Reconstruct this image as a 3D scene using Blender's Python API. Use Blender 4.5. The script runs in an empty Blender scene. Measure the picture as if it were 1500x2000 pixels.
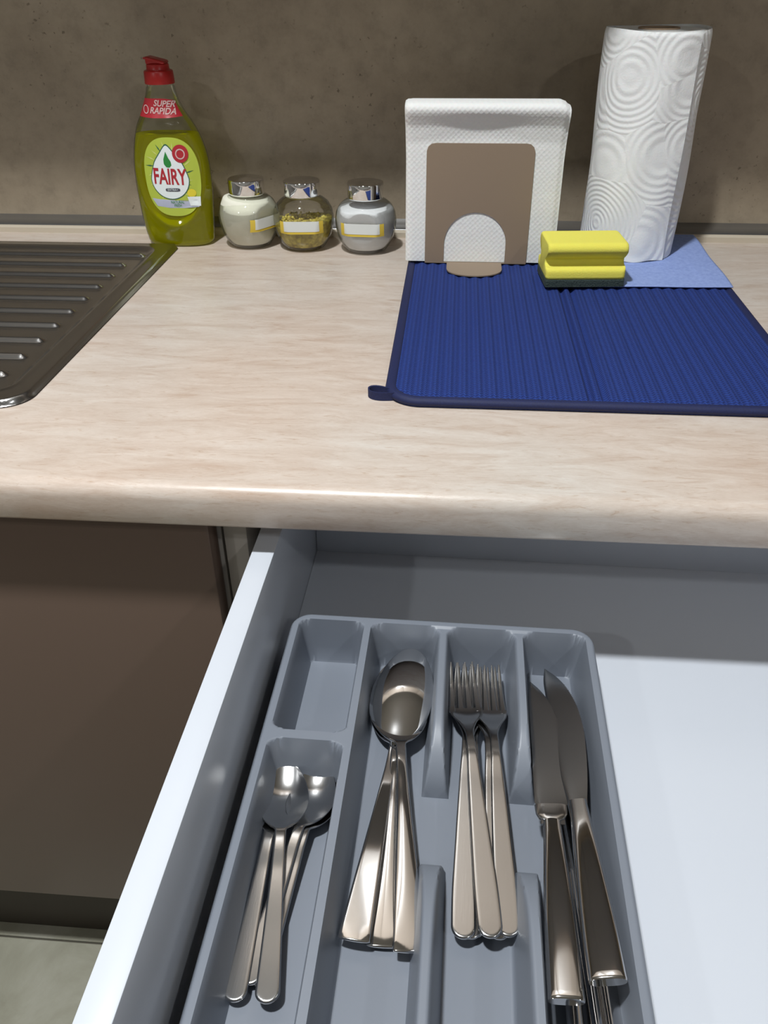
import bpy, bmesh, math, random
import numpy as np
from mathutils import Matrix, Vector

random.seed(7)
rng = np.random.default_rng(7)
S = bpy.context.scene
COL = S.collection

# ------------------------------------------------------------------ camera
cam_d = bpy.data.cameras.new('camera')
cam = bpy.data.objects.new('camera', cam_d)
COL.objects.link(cam)
S.camera = cam
PITCH, YAW, ROLL = 0.5958489, 0.0867819, -0.0099629
cp, sp, cyw, syw = math.cos(PITCH), math.sin(PITCH), math.cos(YAW), math.sin(YAW)
F = Vector((-syw * cp, cyw * cp, -sp))
R0 = Vector((cyw, syw, 0))
U0 = R0.cross(F)
R2 = R0 * math.cos(ROLL) + U0 * math.sin(ROLL)
U2 = U0 * math.cos(ROLL) - R0 * math.sin(ROLL)
M = Matrix((R2, U2, -F)).transposed().to_4x4()
M.translation = Vector((0.0197, -1.0605, 0.3004))
cam.matrix_world = M
cam_d.sensor_fit = 'VERTICAL'
cam_d.sensor_height = 24
cam_d.lens = 1612.07 / 2000 * 24
cam_d.clip_start = 0.02
cam_d.dof.use_dof = False

# ------------------------------------------------------------------ light
S.view_settings.view_transform = 'Standard'
S.view_settings.look = 'None'
S.view_settings.gamma = 1
S.view_settings.use_curve_mapping = False
S.view_settings.exposure = 0.0
W = bpy.data.worlds.new('world')
S.world = W
W.use_nodes = True
W.node_tree.nodes['Background'].inputs[0].default_value = (0.9, 0.92, 1, 1)
W.node_tree.nodes['Background'].inputs[1].default_value = 0.02


def area(name, loc, size, power, color, shape='DISK', rot=(0, 0, 0), size_y=None):
    d = bpy.data.lights.new(name, 'AREA')
    d.shape = shape
    d.size = size
    if size_y:
        d.size_y = size_y
    d.energy = power
    d.color = color
    o = bpy.data.objects.new(name, d)
    o.location = loc
    o.rotation_euler = rot
    COL.objects.link(o)
    return o


CEIL = 1.70
LAMP = (-0.33, -1.02)
area('ceiling_spot_or_fill', (LAMP[0], LAMP[1], CEIL - 0.032), 0.11, 37, (0.955, 0.985, 1.0))
area('ceiling_spot_or_fill', (1.3, -2.3, CEIL - 0.032), 0.11, 10, (0.955, 0.985, 1.0))  # added fill light, unseen behind the camera on the right
area('ceiling_spot_or_fill', (-1.6, -2.5, CEIL - 0.032), 0.11, 10, (0.955, 0.985, 1.0))  # second added fill light, unseen on the left

# ------------------------------------------------------------------ helpers
TH = -0.0155309
CT, ST = math.cos(TH), math.sin(TH)


def wor(p):
    return (CT * p[0] - ST * p[1], ST * p[0] + CT * p[1], p[2])


def nd(m, t, **kw):
    n = m.node_tree.nodes.new(t)
    for k, v in kw.items():
        if hasattr(n, k):
            setattr(n, k, v)
        else:
            n.inputs[k.replace('_', ' ')].default_value = v
    return n


def lk(m, a, b):
    m.node_tree.links.new(a, b)


def mat(name, col=(0.5, 0.5, 0.5), rough=0.5, metal=0.0, **kw):
    m = bpy.data.materials.new(name)
    m.use_nodes = True
    b = m.node_tree.nodes['Principled BSDF']
    b.inputs['Base Color'].default_value = (*col, 1)
    b.inputs['Roughness'].default_value = rough
    b.inputs['Metallic'].default_value = metal
    for k, v in kw.items():
        b.inputs[k.replace('_', ' ')].default_value = v
    return m


def P(m):
    return m.node_tree.nodes['Principled BSDF']


def coords(m, scale=(1, 1, 1), rot=(0, 0, 0), kind='Object'):
    t = nd(m, 'ShaderNodeTexCoord')
    mp = nd(m, 'ShaderNodeMapping')
    mp.inputs['Scale'].default_value = scale
    mp.inputs['Rotation'].default_value = rot
    lk(m, t.outputs[kind], mp.inputs['Vector'])
    return mp.outputs['Vector']


def noise(m, vec, scale, detail=4, rough=0.55, dist=0.0):
    n = nd(m, 'ShaderNodeTexNoise')
    n.inputs['Scale'].default_value = scale
    n.inputs['Detail'].default_value = detail
    n.inputs['Roughness'].default_value = rough
    n.inputs['Distortion'].default_value = dist
    lk(m, vec, n.inputs['Vector'])
    return n.outputs['Fac']


def ramp(m, fac, stops, interp='LINEAR'):
    r = nd(m, 'ShaderNodeValToRGB')
    r.color_ramp.interpolation = interp
    while len(r.color_ramp.elements) < len(stops):
        r.color_ramp.elements.new(0.5)
    for e, (p, c) in zip(r.color_ramp.elements, stops):
        e.position = p
        e.color = (*c, 1) if len(c) == 3 else c
    lk(m, fac, r.inputs['Fac'])
    return r.outputs['Color']


def mixc(m, fac, a, b, mode='MIX'):
    n = nd(m, 'ShaderNodeMix', data_type='RGBA', blend_type=mode)
    for sock, v in ((n.inputs[0], fac), (n.inputs[6], a), (n.inputs[7], b)):
        if hasattr(v, 'links'):
            lk(m, v, sock)
        elif isinstance(v, (int, float)):
            sock.default_value = v
        else:
            sock.default_value = (*v, 1)
    return n.outputs[2]


def math_n(m, op, a, b=0.0):
    n = nd(m, 'ShaderNodeMath', operation=op)
    for s, v in zip(n.inputs, (a, b)):
        if hasattr(v, 'links'):
            lk(m, v, s)
        else:
            s.default_value = v
    return n.outputs[0]


def bump(m, h, strength=0.3, dist=0.001):
    b = nd(m, 'ShaderNodeBump')
    b.inputs['Strength'].default_value = strength
    b.inputs['Distance'].default_value = dist
    lk(m, h, b.inputs['Height'])
    lk(m, b.outputs['Normal'], P(m).inputs['Normal'])


ORG = {}      # design-frame origin of every thing
ROT = {}      # whether the design frame is the drawer's


def thing(name, label, cat, loc=(0, 0, 0), group=None, drawer=False, kind=None):
    o = bpy.data.objects.new(name, None)
    o.empty_display_size = 0.02
    COL.objects.link(o)
    if drawer:
        o.location = wor(loc)
        o.rotation_euler = (0, 0, TH)
    else:
        o.location = loc
    if kind:
        o['kind'] = kind
    else:
        o['label'] = label
        o['category'] = cat
    if group:
        o['group'] = group
    ORG[o.name] = Vector(loc)
    return o


def tag(o, label, cat, group=None):
    o['label'] = label
    o['category'] = cat
    if group:
        o['group'] = group
    return o


def obj(name, verts, faces, m, parent=None, smooth=True, origin=None, label=None, kind=None, angle=None):
    if origin is None:
        origin = ORG[parent.name] if parent is not None else Vector((0, 0, 0))
    v = np.asarray(verts, float) - np.array(origin)
    me = bpy.data.meshes.new(name)
    me.from_pydata(v.tolist(), [], [list(map(int, f)) for f in faces])
    me.materials.append(m)
    me.validate()
    if smooth:
        me.polygons.foreach_set('use_smooth', [True] * len(me.polygons))
        if angle:
            me.set_sharp_from_angle(angle=math.radians(angle))
    me.update()
    o = bpy.data.objects.new(name, me)
    COL.objects.link(o)
    if parent is not None:
        o.parent = parent
        ORG[o.name] = Vector(origin)
    else:
        o.location = origin
        ORG[o.name] = Vector(origin)
    if label:
        o['label'] = label
    if kind:
        o['kind'] = kind
    return o


def bm_data(bm):
    bm.verts.index_update()
    v = [tuple(x.co) for x in bm.verts]
    f = [[x.index for x in p.verts] for p in bm.faces]
    bm.free()
    return v, f


def box_data(x0, x1, y0, y1, z0, z1, bev=0.001, seg=2):
    bm = bmesh.new()
    bmesh.ops.create_cube(bm, size=1)
    for v in bm.verts:
        v.co = Vector(((x0 + x1) / 2 + v.co.x * (x1 - x0), (y0 + y1) / 2 + v.co.y * (y1 - y0), (z0 + z1) / 2 + v.co.z * (z1 - z0)))
    if bev:
        bmesh.ops.bevel(bm, geom=list(bm.edges), offset=bev, segments=seg, affect='EDGES', profile=0.5)
    bmesh.ops.recalc_face_normals(bm, faces=bm.faces)
    return bm_data(bm)


def box(name, x0, x1, y0, y1, z0, z1, m, parent=None, bev=0.001, seg=2, **kw):
    v, f = box_data(x0, x1, y0, y1, z0, z1, bev, seg)
    if parent is None and 'origin' not in kw:
        kw['origin'] = Vector(((x0 + x1) / 2, (y0 + y1) / 2, z0))
    return obj(name, v, f, m, parent, angle=35, **kw)


def join(*parts):
    V, Fc = [], []
    for v, f in parts:
        n = len(V)
        V += [tuple(x) for x in v]
        Fc += [[i + n for i in q] for q in f]
    return V, Fc


def rings(rs, cap0=True, cap1=True, closed=True):
    """loft a list of equally long rings"""
    n = len(rs[0])
    V = [tuple(p) for r in rs for p in r]
    Fc = []
    for i in range(len(rs) - 1):
        for j in range(n if closed else n - 1):
            k = (j + 1) % n
            Fc.append([i * n + j, i * n + k, (i + 1) * n + k, (i + 1) * n + j])
    if cap0:
        Fc.append(list(range(n))[::-1])
    if cap1:
        Fc.append([(len(rs) - 1) * n + j for j in range(n)])
    return V, Fc


def lathe(profile, cx, cy, n=64, cap0=True, cap1=True):
    rs = []
    for r, z in profile:
        rs.append([(cx + r * math.cos(2 * math.pi * k / n), cy + r * math.sin(2 * math.pi * k / n), z) for k in range(n)])
    return rings(rs, cap0, cap1)


def fix(data):
    """make normals consistent"""
    v, f = data
    bm = bmesh.new()
    vs = [bm.verts.new(p) for p in v]
    for q in f:
        try:
            bm.faces.new([vs[i] for i in q])
        except ValueError:
            pass
    bmesh.ops.remove_doubles(bm, verts=bm.verts, dist=1e-7)
    bmesh.ops.recalc_face_normals(bm, faces=bm.faces)
    return bm_data(bm)


def extrude_x(prof, x0, x1, nx=1):
    """closed yz profile extruded along x"""
    rs = []
    for i in range(nx + 1):
        x = x0 + (x1 - x0) * i / nx
        rs.append([(x, y, z) for y, z in prof])
    return fix(rings(rs))


def tube(path, r, n=10):
    rs = []
    path = [Vector(p) for p in path]
    for i, p in enumerate(path):
        a = path[max(0, i - 1)]
        b = path[min(len(path) - 1, i + 1)]
        t = (b - a).normalized()
        u = t.cross(Vector((0, 0, 1)))
        if u.length < 1e-4:
            u = t.cross(Vector((1, 0, 0)))
        u.normalize()
        w = t.cross(u)
        rr = r[i] if isinstance(r, (list, tuple)) else r
        rs.append([tuple(p + u * rr * math.cos(2 * math.pi * k / n) + w * rr * math.sin(2 * math.pi * k / n)) for k in range(n)])
    return fix(rings(rs))


def sstep(x):
    x = np.clip(x, 0, 1)
    return x * x * (3 - 2 * x)


def rr_sdf(X, Y, x0, x1, y0, y1, r):
    """signed distance to a rounded rectangle (negative inside)"""
    cx, cy = (x0 + x1) / 2, (y0 + y1) / 2
    qx = np.abs(X - cx) - (x1 - x0) / 2 + r
    qy = np.abs(Y - cy) - (y1 - y0) / 2 + r
    return np.hypot(np.maximum(qx, 0), np.maximum(qy, 0)) + np.minimum(np.maximum(qx, qy), 0) - r


def grid_faces(nx, ny):
    i, j = np.meshgrid(np.arange(nx - 1), np.arange(ny - 1), indexing='ij')
    a = (i * ny + j).ravel()
    return np.stack([a, a + ny, a + ny + 1, a + 1], 1)


def clamp_rr(X, Y, x0, x1, y0, y1, r):
    """move points that lie outside the rounded rectangle onto its border"""
    X, Y = X.copy(), Y.copy()
    for sx, cx in ((-1, x0 + r), (1, x1 - r)):
        for sy, cy in ((-1, y0 + r), (1, y1 - r)):
            dx, dy = (X - cx) * sx, (Y - cy) * sy
            d = np.hypot(dx, dy)
            mk = (dx > 0) & (dy > 0) & (d > r)
            k = np.where(mk, r / np.maximum(d, 1e-9), 1)
            X = np.where(mk, cx + (X - cx) * k, X)
            Y = np.where(mk, cy + (Y - cy) * k, Y)
    return X, Y


def rr_ring(x0, x1, y0, y1, r, z, n=8):
    pts = []
    for cx, cy, a0 in ((x1 - r, y1 - r, 0), (x0 + r, y1 - r, 90), (x0 + r, y0 + r, 180), (x1 - r, y0 + r, 270)):
        for k in range(n + 1):
            a = math.radians(a0 + 90 * k / n)
            pts.append((cx + r * math.cos(a), cy + r * math.sin(a), z))
    return pts


# ------------------------------------------------------------------ materials
def m_counter():
    m = mat('travertine_laminate', rough=0.32)
    v = coords(m, (9.0, 42, 42))
    a = noise(m, v, 1.6, 8, 0.68, 0.9)
    c1 = ramp(m, a, [(0.28, (0.52, 0.415, 0.345)), (0.44, (0.59, 0.51, 0.45)), (0.56, (0.635, 0.565, 0.51)), (0.72, (0.68, 0.63, 0.585))])
    v2 = coords(m, (22, 130, 130))
    b = noise(m, v2, 2.2, 6, 0.7, 1.6)
    c2 = ramp(m, b, [(0.0, (0.72, 0.60, 0.52)), (0.33, (0.84, 0.76, 0.69)), (0.44, (1, 1, 1)), (1.0, (1, 1, 1))])
    c = mixc(m, 0.9, c1, c2, 'MULTIPLY')
    v4 = coords(m, (60, 400, 400))
    gr = noise(m, v4, 3.0, 4, 0.7)
    c = mixc(m, 0.7, c, ramp(m, gr, [(0.3, (0.90, 0.87, 0.84)), (0.7, (1.06, 1.06, 1.06))]), 'MULTIPLY')
    v3 = coords(m, (1, 1.3, 1))
    p = noise(m, v3, 2.5, 3)
    c3 = ramp(m, p, [(0.35, (1.0, 0.93, 0.87)), (0.65, (0.97, 1.0, 1.0))])
    c = mixc(m, 0.8, c, c3, 'MULTIPLY')
    lk(m, c, P(m).inputs['Base Color'])
    f = noise(m, coords(m, (60, 200, 200)), 6, 3)
    bump(m, f, 0.06, 0.0005)
    return m


def m_wall():
    m = mat('taupe_stone_panel', rough=0.42)
    a = noise(m, coords(m), 5, 7, 0.6, 0.4)
    c = ramp(m, a, [(0.3, (0.270, 0.215, 0.152)), (0.5, (0.335, 0.272, 0.195)), (0.7, (0.41, 0.34, 0.25))])
    b = noise(m, coords(m), 45, 8, 0.75)
    c2 = ramp(m, b, [(0.3, (0.80, 0.80, 0.80)), (0.5, (1, 1, 1)), (0.75, (1.12, 1.12, 1.12))])
    c = mixc(m, 1, c, c2, 'MULTIPLY')
    s = noise(m, coords(m), 170, 2, 0.5)
    c3 = ramp(m, s, [(0.0, (0.42, 0.4, 0.38)), (0.27, (0.5, 0.48, 0.45)), (0.33, (1, 1, 1)), (1, (1, 1, 1))])
    g = noise(m, coords(m), 9, 2)
    gm = ramp(m, g, [(0.45, (0, 0, 0)), (0.62, (1, 1, 1))])
    c = mixc(m, gm, c, mixc(m, 1, c, c3, 'MULTIPLY'))
    lk(m, c, P(m).inputs['Base Color'])
    bump(m, b, 0.10, 0.0006)
    return m


M_COUNTER = m_counter()
M_WALL = m_wall()
M_PLASTER = mat('white_plaster', (0.50, 0.485, 0.46), 0.9)
M_FLOOR = mat('concrete_tile', rough=0.45)
_a = noise(M_FLOOR, coords(M_FLOOR), 9, 8, 0.65, 0.5)
lk(M_FLOOR, ramp(M_FLOOR, _a, [(0.3, (0.25, 0.24, 0.18)), (0.5, (0.34, 0.33, 0.26)), (0.7, (0.44, 0.43, 0.36))]), P(M_FLOOR).inputs['Base Color'])
M_GROUT = mat('dark_grout', (0.10, 0.09, 0.07), 0.9)
M_WHITE = mat('white_melamine', (0.62, 0.655, 0.715), 0.30)
_a = noise(M_WHITE, coords(M_WHITE), 30, 3)
bump(M_WHITE, _a, 0.03, 0.0004)
M_BROWN = mat('brown_satin_lacquer', (0.135, 0.090, 0.068), 0.33)
M_UPPER = mat('beige_lacquer', (0.50, 0.42, 0.35), 0.4)
M_UNDER = mat('grey_cabinet_body', (0.20, 0.195, 0.185), 0.5)
M_DARK = mat('dark_plinth', (0.045, 0.036, 0.026), 0.6)
M_CARC = mat('grey_carcass', (0.42, 0.38, 0.34), 0.5)
M_BLACK = mat('black_gap', (0.012, 0.011, 0.010), 0.7)
M_ALU = mat('aluminium_strip', (0.34, 0.34, 0.34), 0.28, 0.9)
M_BEIGE = mat('beige_skirting', (0.55, 0.48, 0.38), 0.35)
M_SINK = mat('brushed_sink_steel', (0.52, 0.515, 0.51), 0.22, 1.0)
_b = noise(M_SINK, coords(M_SINK, (20, 900, 20)), 3, 4)
bump(M_SINK, _b, 0.05, 0.0003)
M_STEEL = mat('polished_steel', (0.70, 0.695, 0.69), 0.07, 1.0)
M_BRUSH = mat('satin_steel', (0.56, 0.555, 0.55), 0.17, 1.0)
_b = noise(M_BRUSH, coords(M_BRUSH, (900, 25, 900)), 2, 4)
bump(M_BRUSH, _b, 0.06, 0.0002)
M_BLADE = mat('blade_steel', (0.42, 0.42, 0.42), 0.24, 1.0)
M_TRAY = mat('grey_plastic', (0.200, 0.222, 0.262), 0.42)
_b = noise(M_TRAY, coords(M_TRAY), 900, 2)
bump(M_TRAY, _b, 0.10, 0.0001)
M_CHROME = mat('chrome_lid', (0.88, 0.88, 0.88), 0.06, 1.0)


def fabric(name, c0, c1, scale, rough=0.95, sheen=0.2, st=0.5, d=0.0008, aniso=(1, 1, 1)):
    m = mat(name, c0, rough, Sheen_Weight=sheen)
    n = noise(m, coords(m, aniso), scale, 4, 0.6)
    lk(m, ramp(m, n, [(0.3, c0), (0.7, c1)]), P(m).inputs['Base Color'])
    bump(m, n, st, d)
    return m


def m_mat():
    m = mat('navy_microfibre', (0.012, 0.03, 0.19), 0.9)
    # knitted stitches: small v shapes in rows along the ribs
    v = coords(m)
    sx = nd(m, 'ShaderNodeSeparateXYZ')
    lk(m, v, sx.inputs[0])
    u = math_n(m, 'MULTIPLY', sx.outputs[0], 1 / 0.0040)
    tri = math_n(m, 'PINGPONG', u, 0.5)
    w = math_n(m, 'ADD', math_n(m, 'MULTIPLY', sx.outputs[1], 1 / 0.0034), tri)
    st = math_n(m, 'SINE', math_n(m, 'MULTIPLY', w, 6.2832))
    e = math_n(m, 'SINE', math_n(m, 'MULTIPLY', u, 6.2832))
    h = math_n(m, 'ADD', math_n(m, 'MULTIPLY', st, 0.5), math_n(m, 'MULTIPLY', e, 0.35))
    n = noise(m, coords(m), 700, 2)
    h = math_n(m, 'ADD', h, math_n(m, 'MULTIPLY', n, 0.7))
    hc = math_n(m, 'ADD', math_n(m, 'MULTIPLY', h, 0.35), 0.4)
    lk(m, ramp(m, hc, [(0.05, (0.003, 0.012, 0.085)), (0.5, (0.006, 0.026, 0.175)), (1.0, (0.022, 0.068, 0.33))]), P(m).inputs['Base Color'])
    bump(m, h, 0.8, 0.0009)
    return m


M_MAT = m_mat()
M_BIND = fabric('navy_binding', (0.006, 0.010, 0.052), (0.010, 0.017, 0.085), 900, 0.7, 0.0, 0.3, 0.0003)
M_CLOTH = fabric('lavender_viscose', (0.22, 0.30, 0.60), (0.30, 0.39, 0.70), 260, 0.95, 0.0, 0.4, 0.0006)
M_FOAM = mat('yellow_foam', (0.80, 0.73, 0.11), 0.9, Subsurface_Weight=0.25, Subsurface_Radius=(0.01, 0.006, 0.002), Subsurface_Scale=0.4)
_b = noise(M_FOAM, coords(M_FOAM), 700, 3)
bump(M_FOAM, _b, 0.5, 0.0006)
M_SCOUR = fabric('green_scouring_fleece', (0.012, 0.024, 0.022), (0.06, 0.085, 0.075), 800, 0.95, 0.0, 1.0, 0.0015)
M_NAPKIN = mat('white_tissue', (0.80, 0.80, 0.78), 0.95, Subsurface_Weight=0.1, Subsurface_Scale=0.005)
_v = coords(M_NAPKIN, (1, 1, 1), (0, math.radians(45), 0))
_ck = nd(M_NAPKIN, 'ShaderNodeTexVoronoi', feature='F1')
_ck.inputs['Scale'].default_value = 260
_ck.inputs['Randomness'].default_value = 0.15
lk(M_NAPKIN, _v, _ck.inputs['Vector'])
_n = noise(M_NAPKIN, coords(M_NAPKIN), 60, 3)
bump(M_NAPKIN, math_n(M_NAPKIN, 'ADD', _ck.outputs['Distance'], math_n(M_NAPKIN, 'MULTIPLY', _n, 1.2)), 0.35, 0.0012)
M_HOLDER = mat('brown_powder_coat', (0.27, 0.20, 0.14), 0.5)


def m_roll():
    m = mat('embossed_paper', (0.83, 0.83, 0.82), 0.95, Subsurface_Weight=0.1, Subsurface_Scale=0.004)
    v = coords(m, kind='UV')
    vo = nd(m, 'ShaderNodeTexVoronoi', feature='F1')
    vo.inputs['Scale'].default_value = 13.0
    vo.inputs['Randomness'].default_value = 0.75
    lk(m, v, vo.inputs['Vector'])
    s = math_n(m, 'SINE', math_n(m, 'MULTIPLY', vo.outputs['Distance'], 97.0))
    n = noise(m, v, 420, 3, 0.7)
    h = math_n(m, 'ADD', s, math_n(m, 'MULTIPLY', n, 1.3))
    bump(m, h, 0.33, 0.0008)
    return m


M_ROLL = m_roll()
M_CORE = mat('cardboard_core', (0.38, 0.27, 0.18), 0.9)
M_RED = mat('red_cap_plastic', (0.40, 0.014, 0.012), 0.35)
M_PRED = mat('red_print', (0.40, 0.02, 0.03), 0.4)
M_PWHITE = mat('white_print', (0.75, 0.80, 0.80), 0.4)
M_PPINK = mat('pale_print', (0.62, 0.42, 0.40), 0.4)
M_PGREEN = mat('green_print', (0.02, 0.22, 0.04), 0.4)
M_PDKGREEN = mat('dark_green_print', (0.03, 0.12, 0.06), 0.4)
M_PLIME = mat('lime_print', (0.42, 0.50, 0.06), 0.4)
M_PLIME2 = mat('light_lime_print', (0.58, 0.62, 0.20), 0.4)
M_PGREY = mat('dark_grey_print', (0.08, 0.08, 0.10), 0.4)
M_PBLUE = mat('silver_blue_print', (0.42, 0.44, 0.55), 0.4)
M_PYEL = mat('yellow_print', (0.72, 0.60, 0.04), 0.4)
M_LABEL = mat('label_paper', (0.68, 0.70, 0.68), 0.6)
M_LABELY = mat('label_yellow', (0.68, 0.50, 0.06), 0.6)
M_SALT = mat('white_salt', (0.84, 0.84, 0.86), 0.9)
bump(M_SALT, noise(M_SALT, coords(M_SALT), 900, 2), 0.4, 0.0004)
M_FLOUR = mat('ivory_sugar', (0.80, 0.78, 0.66), 0.9)
bump(M_FLOUR, noise(M_FLOUR, coords(M_FLOUR), 900, 2), 0.4, 0.0004)
M_GRAIN = mat('golden_granules', (0.62, 0.48, 0.06), 0.55)
_n = noise(M_GRAIN, coords(M_GRAIN), 140, 3)
lk(M_GRAIN, ramp(M_GRAIN, _n, [(0.35, (0.30, 0.22, 0.03)), (0.6, (0.66, 0.55, 0.10)), (0.8, (0.85, 0.78, 0.30))]), P(M_GRAIN).inputs['Base Color'])


def clear(name, tint, edge, rough=0.03, gloss=0.09):
    """thin clear wall: lets light through, mirrors more at grazing angles"""
    m = bpy.data.materials.new(name)
    m.use_nodes = True
    nt = m.node_tree
    nt.nodes.remove(nt.nodes['Principled BSDF'])
    out = nt.nodes['Material Output']
    tr = nd(m, 'ShaderNodeBsdfTransparent')
    lw = nd(m, 'ShaderNodeLayerWeight')
    lw.inputs['Blend'].default_value = 0.5
    pw = math_n(m, 'POWER', lw.outputs['Facing'], 3.0)
    lk(m, mixc(m, pw, tint, edge), tr.inputs['Color'])
    gl = nd(m, 'ShaderNodeBsdfGlossy')
    gl.inputs['Roughness'].default_value = rough
    mx = nd(m, 'ShaderNodeMixShader')
    fr = nd(m, 'ShaderNodeFresnel')
    fr.inputs['IOR'].default_value = 1.45
    lk(m, math_n(m, 'MINIMUM', math_n(m, 'ADD', fr.outputs[0], gloss - 0.04), 0.75), mx.inputs[0])
    lk(m, tr.outputs[0], mx.inputs[1])
    lk(m, gl.outputs[0], mx.inputs[2])
    lk(m, mx.outputs[0], out.inputs['Surface'])
    return m


M_GLASS = clear('clear_glass', (0.98, 0.99, 0.975), (0.72, 0.76, 0.71))
M_PET = clear('clear_plastic', (0.95, 0.97, 0.92), (0.80, 0.84, 0.74), 0.06, 0.05)


def m_liquid():
    m = bpy.data.materials.new('green_yellow_soap')
    m.use_nodes = True
    nt = m.node_tree
    nt.nodes.remove(nt.nodes['Principled BSDF'])
    out = nt.nodes['Material Output']
    tr = nd(m, 'ShaderNodeBsdfTransparent')
    lw = nd(m, 'ShaderNodeLayerWeight')
    lw.inputs['Blend'].default_value = 0.5
    lk(m, mixc(m, math_n(m, 'POWER', lw.outputs['Facing'], 2.0), (0.92, 0.92, 0.08), (0.60, 0.60, 0.02)), tr.inputs['Color'])
    df = nd(m, 'ShaderNodeBsdfTranslucent')
    df.inputs['Color'].default_value = (0.95, 0.92, 0.0, 1)
    d2 = nd(m, 'ShaderNodeBsdfDiffuse')
    d2.inputs['Color'].default_value = (0.78, 0.75, 0.0, 1)
    a = nd(m, 'ShaderNodeMixShader')
    a.inputs[0].default_value = 0.5
    lk(m, df.outputs[0], a.inputs[1])
    lk(m, d2.outputs[0], a.inputs[2])
    b = nd(m, 'ShaderNodeMixShader')
    b.inputs[0].default_value = 0.56
    lk(m, tr.outputs[0], b.inputs[1])
    lk(m, a.outputs[0], b.inputs[2])
    lk(m, b.outputs[0], out.inputs['Surface'])
    return m


M_LIQ = m_liquid()
M_LAMP = mat('lamp_glow', (1, 1, 1), 0.5, Emission_Color=(1, 0.97, 0.93, 1), Emission_Strength=8.0)

# ------------------------------------------------------------------ room shell
FZ = -0.700
WY = 0.030
RX0, RX1, RY0 = -2.6, 2.6, -3.6
wb = box('wall_back', RX0, RX1, WY, WY + 0.10, FZ, CEIL, M_WALL, bev=0, kind='structure')
box('wall_front', RX0, RX1, RY0 - 0.1, RY0, FZ, CEIL, M_PLASTER, bev=0, kind='structure')
box('wall_left', RX0 - 0.1, RX0, RY0, WY, FZ, CEIL, M_PLASTER, bev=0, kind='structure')
box('wall_right', RX1, RX1 + 0.1, RY0, WY, FZ, CEIL, M_PLASTER, bev=0, kind='structure')
box('ceiling', RX0, RX1, RY0, WY, CEIL, CEIL + 0.1, M_PLASTER, bev=0, kind='structure')
fl = box('floor', RX0, RX1, RY0, WY, FZ - 0.05, FZ - 0.004, M_GROUT, bev=0, kind='structure')
# floor tiles, 60 cm, the ones near the camera
tv, tf = box_data(0.0012, 0.5988, 0.0012, 0.5988, 0, 0.0045, 0.0012, 1)
tile_me = None
for i in range(-3, 3):
    for j in range(-4, 2):
        x0, y0 = -0.36 + 0.6 * i - 0.28, -0.551 + 0.6 * j - (0.6 if j > 0 else 0) * 0
        if y0 > -0.1 or x0 + 0.6 < RX0 + 0.01 or y0 < RY0:
            continue
        y1len = min(0.6, WY - y0)
        if tile_me is None:
            o = obj('tile', np.array(tv), tf, M_FLOOR, None, angle=35)
            tile_me = o.data
        else:
            o = bpy.data.objects.new('tile', tile_me)
            COL.objects.link(o)
        if y1len < 0.6:
            o.scale = (1, y1len / 0.6, 1)
        o.parent = fl
        o.location = Vector((x0, y0, FZ - 0.0045)) - fl.location

# wall-to-worktop trim: a pale lip and a darker metal slope
tr = thing('trim_1', None, None, (0, 0, 0), kind='structure')
obj('skirting_lip', *extrude_x([(0.0, 0.0), (0.0, 0.0065), (0.0015, 0.0078), (0.008, 0.0085), (WY, 0.0085), (WY, 0.0)], -1.6, 1.6), M_BEIGE, tr, angle=40)
obj('metal_strip', *extrude_x([(0.0060, 0.0086), (0.0070, 0.0098), (0.0200, 0.0125), (0.0275, 0.0145), (WY, 0.0160), (WY, 0.0086)], -1.6, 1.6), M_ALU, tr, angle=40)

# ceiling lamps (fixtures around the area lights); the rear pair is added as fill
for k, (lx, ly, lab) in enumerate(((LAMP[0], LAMP[1], 'round white recessed ceiling spot above the open drawer'),
                                   (1.3, -2.3, 'round white ceiling fill lamp, added unseen behind the camera on the right'),
                                   (-1.6, -2.5, 'round white ceiling fill lamp, added unseen behind the camera on the left'))):
    t = thing('ceiling_spot_or_fill', lab, 'lamp', (lx, ly, CEIL - 0.03), group='recessed ceiling spots')
    obj('ring', *fix(lathe([(0.058, CEIL - 0.030), (0.064, CEIL - 0.030), (0.080, CEIL - 0.010), (0.080, CEIL), (0.058, CEIL), (0.058, CEIL - 0.030)], lx, ly, 48, False, False)), M_CHROME, t, angle=40)
    obj('diffuser', *fix(lathe([(0.001, CEIL - 0.012), (0.057, CEIL - 0.012), (0.057, CEIL - 0.004), (0.001, CEIL - 0.004)], lx, ly, 32)), M_LAMP, t, angle=40)

# ------------------------------------------------------------------ worktop
prof = [(0.0, 0.0), (-0.589, 0.0)]
for k in range(1, 9):
    a = math.radians(90 * k / 8)
    prof.append((-0.589 - 0.011 * math.sin(a), -0.011 + 0.011 * math.cos(a)))
prof += [(-0.600, -0.029), (-0.5985, -0.0315), (-0.596, -0.0325), (0.0, -0.0325)]
wt = obj('worktop', *extrude_x(prof, -1.6, 1.6), M_COUNTER, None, origin=Vector((0, 0, -0.0325)), angle=40)
tag(wt, 'long pale beige travertine-look laminate worktop with rounded front edge', 'worktop')

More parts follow.
